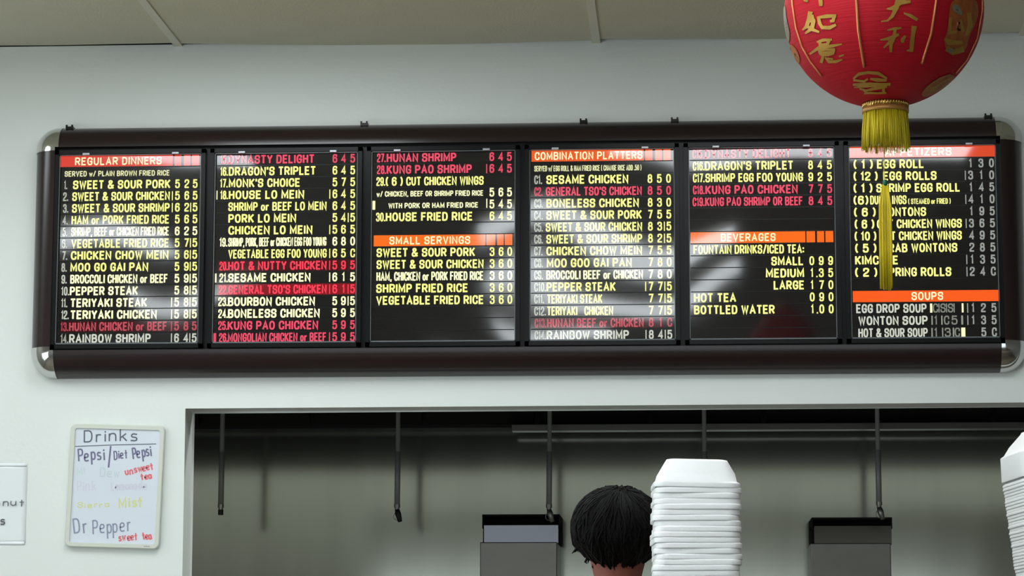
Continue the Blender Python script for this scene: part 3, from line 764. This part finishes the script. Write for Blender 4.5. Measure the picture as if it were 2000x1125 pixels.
# stainless flue boxes in front of the back wall
def flue(xa, xb, ytop, yslot, ystrip, label, tilt, strip_m):
    Yf = 2.12
    p = at(xa, ytop, Yf); r = at(xb, ytop, Yf); zt = p.z; zs = at(xa, yslot, Yf).z; zn = at(xa, ystrip, Yf).z
    x0, x1 = p.x, r.x
    e = empty('flue_box', ((x0+x1)/2, (Yf+KB)/2, 0), label, 'flue', 'stainless boxes on the kitchen wall')
    q = MB(); q.box((x0-.006, Yf, .0), (x1-.004, KB-.002, zn)); q.build('body', steel_box, e, bevel=.003)
    q = MB(); q.hexa([(x0+.008,Yf+.005,zn-.002),(x1,Yf+.005,zn-.002),(x1,Yf+.03,zn-.002),(x0+.008,Yf+.03,zn-.002),(x0+.008,Yf+.005+tilt,zs),(x1,Yf+.005+tilt,zs),(x1,Yf+.03+tilt,zs),(x0+.008,Yf+.03+tilt,zs)]); q.build('deflector_strip', strip_m, e)
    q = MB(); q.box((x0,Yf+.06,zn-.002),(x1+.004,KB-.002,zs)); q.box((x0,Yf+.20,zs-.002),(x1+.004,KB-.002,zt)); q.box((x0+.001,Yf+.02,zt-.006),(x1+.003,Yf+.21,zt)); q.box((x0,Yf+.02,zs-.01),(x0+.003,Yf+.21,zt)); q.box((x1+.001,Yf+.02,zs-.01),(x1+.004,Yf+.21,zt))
    q.build('vent_mouth', void_m, e)  # hollow coloured black for the shade inside it
flue(941, 1090, 1004, 1026, 1059, 'stainless flue box with a pale strip, left of the dark-haired person', -.003, mat('reflected_light_steel', (168, 170, 182), .35, .5))  # strip colour and tilt carry the bluish light it reflects
flue(1586, 1741, 1010, 1027, 1061, 'stainless flue box with a dull grey strip, right of the foam container stack', .010, steel_box)

# ---------------------------------------------------------------- counter with raised shelf
ct = empty('serving_counter', (.6, -2.5, 0), 'serving counter with a raised shelf below the foam containers', 'counter')
q = MB(); q.box((-1.4,-2.85,0),(3.2,-2.15,1.02)); q.build('cabinet', counter_m, ct)
q = MB(); q.box((-1.45,-2.9,1.02),(3.25,-2.1,1.06)); q.build('worktop', counter_m, ct, bevel=.005)
SH = 1.478
q = MB(); q.box((-.6,-2.75,SH-.03),(2.4,-2.2,SH)); q.build('shelf', steel_box, ct, bevel=.003)
for x in (-.5, 2.3):
    q = MB(); q.tube([(x,-2.48,1.05),(x,-2.48,SH-.02)], .02, 12); q.build('post', steel_box, ct, smooth=True)

# ---------------------------------------------------------------- foam containers
def foam_mesh(top, rim, h, skirt, name):
    """upturned tray: flat base up, flaring walls, flange and a short skirt"""
    q = MB(); n = 6
    def ring(w, r, z): return [(x, y, z) for x, y in rrect(w, w, r, n)]
    rings = [ring(top-.016, .012, h), ring(top-.004, .014, h-.0015), ring(top, .016, h-.005), ring(top+(rim-top)*.55, .020, skirt+(h-skirt)*.42), ring(rim-.012, .022, skirt+.0035), ring(rim-.004, .024, skirt+.001),
             ring(rim, .025, skirt-.0006), ring(rim+.0002, .025, skirt-.0016), ring(rim+.0004, .025, .0014), ring(rim, .025, .0004), ring(rim-.0012, .0245, 0), ring(rim-.008, .022, .0005), ring(rim-.014, .02, skirt-.004), ring(top-.004, .014, h-.006)]
    m = len(rings[0]); vv = [p for r in rings for p in r]; fs = []
    for L in range(len(rings)-1):
        for i in range(m): fs.append((L*m+i, L*m+(i+1)%m, (L+1)*m+(i+1)%m, (L+1)*m+i))
    fs.append(tuple(range(m))); fs.append(tuple((len(rings)-1)*m+i for i in range(m))[::-1])
    q.add(vv, fs)
    o = q.build(name, foam_m, smooth=True)
    return o
YS = -2.5
top = at(1357, 901, YS); PITCH_S = .0100
first = foam_mesh(.118, .162, .0545, .0094, 'foam_container')
zt = top.z; k = 0; z = zt-.0545; rg = random.Random(5)
zs = []
while z > SH+.002: zs.append(z); z -= PITCH_S
# squeeze so that the lowest rests on the shelf
shift = (zs[-1]-SH)
for i, z in enumerate(zs):
    o = first if i == 0 else first.copy()
    if i: COL.objects.link(o)
    zz = z - shift*(i/(len(zs)-1))
    o.location = (top.x+(rg.uniform(-.0022,.0022) if i else 0), YS+(rg.uniform(-.0015,.0015) if i else 0), zz)
    o.rotation_euler = (0, 0 if i else math.radians(1.2), math.radians(3+rg.uniform(-1.5,1.5)))
    tag(o, 'topmost upturned white foam container on the stack beside the dark-haired person' if i == 0 else 'white foam container nested in the tall stack beside the dark-haired person', 'foam container', 'foam containers stacked beside the person' )
deep = foam_mesh(.135, .205, .094, .047, 'foam_container')
big = foam_mesh(.15, .205, .052, .0052, 'foam_container')
YS2 = -2.47
p = at(1957, 886, YS2)
zb2 = p.z-.047; zz = [zb2, zb2-.0135]; pit = .0058
z = zz[-1]-.0062
while z > SH+.001: zz.append(z); z -= pit
shift = zz[-1]-SH
lean = at(1985, 1120, YS2).x-p.x; hgt = zb2-at(1985,1120,YS2).z
for i, z in enumerate(zz):
    o = deep if i == 0 else big if i == 1 else big.copy()
    if i > 1: COL.objects.link(o)
    z2 = z-shift*(i/(len(zz)-1))
    o.location = (p.x+.1165+lean*(zb2-z2)/hgt+(rg.uniform(-.001,.001) if i > 1 else 0), YS2, z2)
    o.rotation_euler = (0, math.radians(-2 if i == 0 else 0), math.radians(6))
    lab = ['topmost white foam container on the leaning stack at the right edge','second foam container from the top of the leaning right-edge stack, under a narrow gap'][i] if i < 2 else 'white foam container nested in the leaning stack at the right edge'
    tag(o, lab, 'foam container', 'foam containers leaning at the right edge')

# ---------------------------------------------------------------- lantern
YL = -2.8; LC = at(1725.5, 22, YL); RX, RZL = .1805, .176
lan = empty('paper_lantern', (LC.x, LC.y, LC.z-RZL), 'round red hanging lantern with gold characters and yellow fringe in front of the menu board', 'lantern')
TI = math.radians(2.0)
def lpos(phi, th, ext=0):                    # phi: 0 towards the camera, th: latitude
    lob = 1-.012*(1-abs(math.cos(4*(phi-math.radians(-16)))))*math.cos(th)
    r = (RX*lob+ext)*math.cos(th)
    p = Vector((r*math.sin(phi), -r*math.cos(phi), (RZL+ext)*math.sin(th)))
    return (LC.x+p.x, LC.y+p.y, LC.z+p.z)
TH0 = -math.radians(76.5); TH1 = math.radians(76.5)
q = MB(); q.grid(lambda u, v: lpos(2*math.pi*u, TH0+(TH1-TH0)*v), 96, 64)
q.build('shade', red_m, lan, smooth=True, fix=False)
def on_lantern(x, y, ext=.0016):             # photo pixel -> lantern surface
    d = ray(x, y); o = CAM-LC; s = Vector((1/RX, 1/RX, 1/RZL))
    a = Vector((d.x*s.x, d.y*s.y, d.z*s.z)); b = Vector((o.x*s.x, o.y*s.y, o.z*s.z))
    A = a.dot(a); B = 2*a.dot(b); Cc = b.dot(b)-1; D = B*B-4*A*Cc
    t = (-B-math.sqrt(D))/(2*A) if D > 0 else -B/(2*A)
    p = CAM+d*t-LC
    phi = math.atan2(p.x, -p.y); th = math.asin(max(-1, min(1, p.z/RZL)))
    return lpos(phi, th, ext+on_lantern.d)
on_lantern.d = 0.0
def dens(pts, wd, n=5):
    P = []; Wd = []
    for i in range(len(pts)-1):
        for k in range(n):
            t = k/n; P.append((pts[i][0]*(1-t)+pts[i+1][0]*t, pts[i][1]*(1-t)+pts[i+1][1]*t)); Wd.append(wd[i]*(1-t)+wd[i+1]*t)
    P.append(pts[-1]); Wd.append(wd[-1]); return P, Wd
def brush(mb, cr, strokes, k=1.0):                  # strokes in crop pixels
    ox, oy, s = cr; on_lantern.d = 0.0
    for st in strokes:
        pts = [(ox+a/s, oy+b/s) for a, b, _ in st]; wd = [c*k/s for _, _, c in st]
        P, Wd = dens(pts, wd)
        ribbon(mb, P, 1, on_lantern, widths=Wd)
C1 = (1560, 0, 8.0375); C2 = (1700, 0, 8.654)
CHARS = [
 (C1, [[(70,-40,40),(110,5,46),(150,25,26)],[(335,-60,60),(345,40,62),(350,92,50)]]),
 (C1, [[(190,180,70),(170,290,62),(135,410,60),(70,470,22)],[(205,235,60),(235,340,62),(215,440,66),(110,525,24)],[(130,400,40),(210,455,56),(325,500,30)],[(170,330,50),(265,320,40)],
       [(310,255,44),(330,360,56),(380,450,40)],[(320,270,40),(440,250,60),(590,245,46)],[(560,240,60),(540,320,50),(490,330,40)],[(360,425,52),(480,430,60),(585,385,40)]]),
 (C1, [[(290,655,24),(380,625,52),(520,615,30)],[(345,620,40),(335,690,50)],[(480,630,46),(440,700,52)],[(180,845,30),(330,740,56),(520,715,50),(680,685,20)],[(320,700,40),(440,690,44)],
       [(310,790,40),(430,770,34),(570,770,44)],[(330,790,44),(360,850,60)],[(555,770,44),(530,840,52)],[(350,850,44),(460,850,52),(540,830,40)],[(330,820,30),(440,812,30),(540,805,30)],[(390,870,40),(360,980,52)],[(420,890,26),(480,960,48),(580,960,46),(685,925,22)],[(450,905,26),(540,920,26)],[(630,880,30),(710,852,24)]]),
 (C2, [[(275,150,20),(370,140,64),(520,40,70),(680,25,44)],[(470,-40,80),(440,120,84),(370,270,54),(290,345,30),(180,360,22)],[(500,30,90),(600,20,70)],[(565,215,26),(680,265,56),(795,335,50)]]),
 (C2, [[(285,505,20),(400,480,50),(525,465,30)],[(420,490,46),(400,600,60)],[(165,670,18),(300,650,60),(480,575,44)],[(410,600,60),(345,740,62),(345,875,40)],[(340,690,56),(225,800,26)],[(340,690,50),(405,680,30)],
       [(590,600,40),(545,660,64),(545,715,44)],[(740,435,90),(720,560,66),(700,720,72),(690,840,64),(610,850,20)]]),
]
def char_obj(cr, st):
    q = MB(); brush(q, cr, st); return q.build('gold_character', gold_m, lan, fix=False)
for cr, st in CHARS: char_obj(cr, st)
def cord(pts, w=4.6):
    P, _ = dens(pts, [1]*len(pts), 6); q = MB(); q.tube([on_lantern(x, y, .0015) for x, y in P], w/2/1096, 8); q.build('gold_cord', cord_m, lan, smooth=True)
cord([(1547,-30),(1549,10),(1556,55),(1568,92),(1584,120),(1606,148)], 3.6)
cord([(1672,-40),(1673,0),(1677,60),(1688,130)], 5.2)
cord([(1829,-40),(1828,0),(1818,65),(1800,123)], 4.6)
cord([(1917,-30),(1917,20),(1907,75),(1887,117),(1866,142)], 2.6)
# emblem over the collar and gilt patches
C4 = (1650, 130, 6.614)
q = MB(); brush(q, C4, [[(110,150,30),(180,90,56),(300,70,50),(430,80,60),(545,150,40)],[(110,165,40),(250,185,44),(300,150,30)],[(330,150,30),(420,165,70),(540,170,40)],[(105,225,40),(200,225,60),(330,215,50),(460,225,60),(590,220,50)],
  [(120,262,20),(230,250,40),(420,245,24)],[(190,275,30),(280,300,40),(440,265,60),(545,250,40)],[(250,340,24),(330,330,40),(420,335,36),(535,330,36)],[(240,290,40),(290,335,40)],[(500,270,50),(500,330,50)]], .72)
q.build('gold_emblem', gold_m, lan, fix=False)
def patch(outline, m, name, ext=.0013):
    cx = sum(p[0] for p in outline)/len(outline); cy_ = sum(p[1] for p in outline)/len(outline)
    q = MB(); n = len(outline); L = 6
    vv = [on_lantern(cx+(x-cx)*k/L, cy_+(y-cy_)*k/L, ext) for k in range(1, L+1) for x, y in outline]+[on_lantern(cx, cy_, ext)]
    fs = [(k*n+i, k*n+(i+1)%n, (k+1)*n+(i+1)%n, (k+1)*n+i) for k in range(L-1) for i in range(n)]+[(L*n, i, (i+1)%n) for i in range(n)]
    q.add(vv, fs); return q.build(name, m, lan, smooth=True, fix=False)
def smooth_o(pts): return chaikin(pts, True, 2)
patch(smooth_o([(1856,2),(1880,-6),(1908,-2),(1911,26),(1904,48),(1892,72),(1886,98),(1866,108),(1847,98),(1843,78),(1850,60),(1853,30)]), mottle_m, 'gilt_patch')
patch(smooth_o([(1858,10),(1872,8),(1881,30),(1870,28),(1860,20)]), silver_m, 'gilt_silver_patch', .0022)  # small dull silver patches over the mottled gilt
patch(smooth_o([(1850,94),(1861,92),(1862,101),(1852,103)]), silver_m, 'gilt_silver_patch', .0022)
q = MB(); brush(q, (1820,0,5.358), [[(130,400,30),(180,440,60),(320,440,30)],[(150,500,60),(220,545,50),(330,510,60)],[(190,180,30),(180,340,30),(260,330,30)],[(390,130,40),(400,260,50),(360,370,30)],[(300,200,20),(330,330,40)]])
q.build('gilt_scrollwork', gold_m, lan, fix=False)
patch(smooth_o([(1797,183),(1812,164),(1838,150),(1856,143),(1866,150),(1850,166),(1825,182),(1806,190)]), mottle_m, 'gilt_patch')
q = MB(); brush(q, (1820,0,5.358), [[(-60,960,70),(20,880,60),(100,830,60),(200,790,50)],[(-20,930,50),(60,920,40),(140,850,40)]]); q.build('gilt_scrollwork', gold_m, lan, fix=False)
patch(smooth_o([(1532,8),(1536,40),(1542,60),(1541,85),(1536,80),(1531,50),(1529.5,20)]), silver_m, 'gilt_patch')
patch(smooth_o([(1541,84),(1553,92),(1561,108),(1562,124),(1556,126),(1546,108)]), mottle_m, 'gilt_patch')
# collar, fringe, hanging cord, pendant tassel
zc2 = LC.z+RZL*math.sin(TH0)
CR = .0405
q = MB(); q.lathe([(CR-.004,.004),(CR,.004),(CR,-.010),(CR-.001,-.0105)], 48, (LC.x,LC.y,zc2))
o = q.build('collar', collar_m, lan, smooth=True)
bnd = bpy.data.textures if False else None
q = MB()
for k in range(48):
    a = 2*math.pi*k/48+.03; 
    q.box((-.0016,-.0009,-.004),(.0016,.0009,.004)) if False else None
    x, y = LC.x+CR*math.sin(a), LC.y-CR*math.cos(a)
    q.tube([(x,y,zc2+.003),(x+.0006,y,zc2-.003),(x,y,zc2-.009)], [.0012,.0021,.0012], 6)
q.build('collar_beading', collar_m, o, smooth=True)
q = MB(); q.lathe([(CR-.004,-.010),(CR+.0014,-.010),(CR+.0018,-.014),(CR+.0014,-.018),(CR-.004,-.018),(CR-.004,-.010)], 48, (LC.x,LC.y,zc2)); q.build('collar_band', collar2_m, lan, smooth=True)
q = MB(); rf = random.Random(9)
for k in range(260):
    a = 2*math.pi*k/260+rf.uniform(-.01,.01); r0 = CR-.001-rf.uniform(0,.004); r1 = r0+rf.uniform(.001,.006)
    ln = rf.uniform(.061,.071); da = rf.uniform(-.05,.05)
    z0 = zc2-.016
    pts = [(LC.x+r0*math.sin(a), LC.y-r0*math.cos(a), z0), (LC.x+(r0+(r1-r0)*.6)*math.sin(a+da*.4), LC.y-(r0+(r1-r0)*.6)*math.cos(a+da*.4), z0-ln*.5), (LC.x+r1*math.sin(a+da), LC.y-r1*math.cos(a+da), z0-ln)]
    q.tube(pts, [.0009,.0008,.0005], 4, mi=0)
tag(q.build('fringe', fringe_m, lan, smooth=True), 'yellow thread fringe', kind='stuff')
sb = at(1727, 350, YL)
q = MB(); q.tube([(LC.x,LC.y,zc2),(sb.x,YL,sb.z+.02),(sb.x,YL,sb.z)], .0008, 6); q.build('pendant_string', tassel_m, lan)
q = MB(); gb = at(1729, 357, YL); q.lathe([(0,.006),(.003,.0055),(.0045,.002),(.0045,-.002),(.003,-.0055),(0,-.006)], 16, tuple(gb)); q.build('bead', green_m, lan, smooth=True)
q = MB(); ta, tb = at(1729, 362, YL), at(1732, 567, YL)
for k in range(80):
    u = rf.uniform(-1, 1); v = rf.uniform(-1, 1); L = 1-rf.uniform(0, .04)
    p0 = ta+Vector((u*.005, v*.002, 0)); p1 = ta.lerp(tb, .2)+Vector((u*.0112, v*.0032, 0)); p2 = ta.lerp(tb, .6)+Vector((u*.0114, v*.0034, 0)); p3 = ta.lerp(tb, L)+Vector((u*.0112, v*.0034, 0))
    q.tube([p0, p1, p2, p3], [.0009,.0012,.0012,.0009], 4)
tag(q.build('tassel', tassel_m, lan, smooth=True), 'long yellow tassel below the green bead')
q = MB(); zt3 = LC.z+RZL*math.sin(TH1); q.lathe([(CR-.004,-.004),(CR,-.004),(CR,.012),(CR-.004,.012)], 40, (LC.x,LC.y,zt3)); q.build('collar', collar_m, lan, smooth=True)
q = MB(); q.tube([(LC.x,LC.y,zt3+.01),(LC.x,LC.y,ZC-.002)], .0012, 6); q.build('hanging_cord', black_m, lan)
q = MB(); q.tube([(LC.x-CR+.002,LC.y,zt3+.008),(LC.x,LC.y,zt3+.03),(LC.x+CR-.002,LC.y,zt3+.008)], .001, 6); q.build('wire_hanger', black_m, lan)

# ---------------------------------------------------------------- person behind the counter, seen from behind
YH = -1.6
hc = at(1206, 1040, YH)                       # centre of the skull
per = empty('person', (hc.x, YH, 0), 'person with short black hair seen from behind, partly hidden by the foam container stack', 'person')
def skin_obj(name, nodes, edges, m, parent, root=0, levels=2):
    me = bpy.data.meshes.new(name); me.from_pydata([n[:3] for n in nodes], edges, []); me.materials.append(m)
    o = bpy.data.objects.new(name, me); COL.objects.link(o); o.parent = parent; o.matrix_parent_inverse = Matrix.Translation(-parent.location)
    md = o.modifiers.new('skin', 'SKIN'); md.use_smooth_shade = True
    for i, n in enumerate(nodes):
        sv = me.skin_vertices[0].data[i]; r = n[3]
        sv.radius = (r, r) if not isinstance(r, tuple) else r
        sv.use_root = (i == root)
    ss = o.modifiers.new('sub', 'SUBSURF'); ss.levels = levels; ss.render_levels = levels
    return o
hx, hy, hz = hc
N = [(hx,hy,.93,(.155,.10)),(hx,hy,1.06,(.14,.09)),(hx,hy+.0,1.22,(.15,.10)),(hx,hy,1.36,(.165,.095)),(hx,hy+.005,1.445,(.09,.075)),
     (hx,hy+.012,hz-.165,.050),(hx,hy+.018,hz-.105,.052),(hx,hy+.014,hz-.055,.070),(hx,hy+.008,hz,.080),(hx,hy+.004,hz+.045,.066)]
E_ = [(i,i+1) for i in range(9)]
def add(n, parent_i): N.append(n); E_.append((parent_i, len(N)-1)); return len(N)-1
add((hx,hy+.098,hz-.03,.012),7)                                        # nose
add((hx-.074,hy+.02,hz-.03,.013),8); add((hx+.074,hy+.02,hz-.03,.013),8)   # ears
for s in (-1,1):
    a = add((hx+s*.19,hy,1.385,.058),3); b = add((hx+s*.235,hy+.03,1.13,.043),a); c = add((hx+s*.17,hy+.27,1.10,.030),b); d = add((hx+s*.155,hy+.34,1.095,(.034,.018)),c)
    for fx, ln in ((-.026,.060),(-.009,.070),(.009,.066),(.025,.052)):
        f1 = add((hx+s*.155+fx,hy+.385,1.09,.0095),d); add((hx+s*.155+fx*1.1,hy+.385+ln*.7,1.07,.0075),f1)
    t = add((hx+s*.155-s*.038,hy+.345,1.088,.010),c); add((hx+s*.155-s*.048,hy+.385,1.075,.008),t)
    l = add((hx+s*.095,hy,.84,.088),0); k2 = add((hx+s*.10,hy+.01,.48,.058),l); an = add((hx+s*.10,hy-.02,.08,.038),k2); add((hx+s*.11,hy+.12,.035,(.04,.03)),an)
skin_obj('body', N, E_, skin_m, per)
SN = [(hx,hy,.95,(.17,.115)),(hx,hy,1.08,(.155,.105)),(hx,hy,1.24,(.165,.115)),(hx,hy,1.37,(.178,.108)),(hx,hy+.004,1.43,(.105,.085))]
SE = [(0,1),(1,2),(2,3),(3,4)]
for s in (-1,1):
    SN += [(hx+s*.19,hy,1.388,.070),(hx+s*.228,hy+.02,1.18,.058)]; m_ = len(SN); SE += [(3,m_-2),(m_-2,m_-1)]
skin_obj('shirt', SN, SE, shirt_m, per)
TN = [(hx,hy,.95,(.165,.11))]; TE = []
for s in (-1,1):
    TN += [(hx+s*.095,hy,.83,.098),(hx+s*.10,hy+.008,.48,.072),(hx+s*.10,hy-.012,.10,.058)]; m_ = len(TN); TE += [(0,m_-3),(m_-3,m_-2),(m_-2,m_-1)]
skin_obj('trousers', TN, TE, trouser_m, per)
# hair: a full cap plus hundreds of combed locks
HRX, HRY, HRZ = .098, .108, .0935
rh = random.Random(21)
q = MB()
def hpt(phi, th, k=1.0):
    # phi 0 = back of the head (towards the camera)
    lift = 1+.02*math.sin(5*phi+2*th)+.015*math.sin(11*phi-4*th)
    r = math.cos(th)
    narrow = 1 if th > -.3 else 1-.38*((-.3-th)/.9)
    return Vector((hx+HRX*k*lift*r*math.sin(phi)*narrow, hy-HRY*k*lift*r*math.cos(phi)*narrow, hz+.004+HRZ*k*lift*math.sin(th)))
q.grid(lambda u, v: tuple(hpt(2*math.pi*u, -1.15+(math.pi/2+1.15)*v, .97)), 48, 28)
cr_phi, cr_th = .25, 1.15
def hdir(phi, th): return Vector((math.cos(th)*math.sin(phi), -math.cos(th)*math.cos(phi), math.sin(th)))
crown = hdir(cr_phi, cr_th)
e1 = crown.cross(Vector((0,1,0))).normalized(); e2 = crown.cross(e1)
for k in range(1500):
    a = rh.uniform(0, 2*math.pi); end = rh.uniform(1.2, 2.5); st = rh.uniform(0, .9)*end*.75; tw = rh.uniform(-.5,1.0); rad = rh.uniform(.985,1.05); wv = rh.uniform(0, 6.28)
    pts = []; 
    for j in range(8):
        t = st+(end-st)*j/7; aa = a+tw*t*.5
        d = crown*math.cos(t)+(e1*math.cos(aa)+e2*math.sin(aa))*math.sin(t)
        th = math.asin(max(-1,min(1,d.z))); phi = math.atan2(d.x,-d.y)
        if th < -1.12: break
        fl = 1+ (.03 if j == 7 else 0)*rh.random()
        phi += .035*math.sin(7*t+wv)*t; pts.append(hpt(phi, th, rad*fl*(1+.012*math.sin(9*a+wv))))
    if len(pts) > 2: q.tube(pts, [.0018]+[.0026]*(len(pts)-2)+[.0007], 4, caps=False)
# loose wisps at the left and the nape
def wisp(pl):
    P = [at(x, y, YH+dy) for x, y, dy in pl]; q.tube(P, [.0035]+[.0028]*(len(P)-2)+[.0008], 5)
wisp([(1140,1052,0),(1131,1066,0),(1124,1074,0),(1117,1081,0)]); wisp([(1146,1060,0),(1133,1070,0),(1122,1079,0)])
wisp([(1152,1076,0),(1147,1090,0),(1143,1098,0),(1147,1101,0)]); wisp([(1158,1080,0),(1150,1092,0),(1148,1100,0)]); wisp([(1168,1088,0),(1160,1100,0),(1158,1108,0),(1163,1112,0)])
wisp([(1215,955,0),(1226,950,0),(1234,952,0),(1240,961,0)]); wisp([(1225,957,0),(1242,960,0),(1254,964,0)])
tag(q.build('hair', hair_m, per, smooth=True, fix=False), 'short black tousled hair')
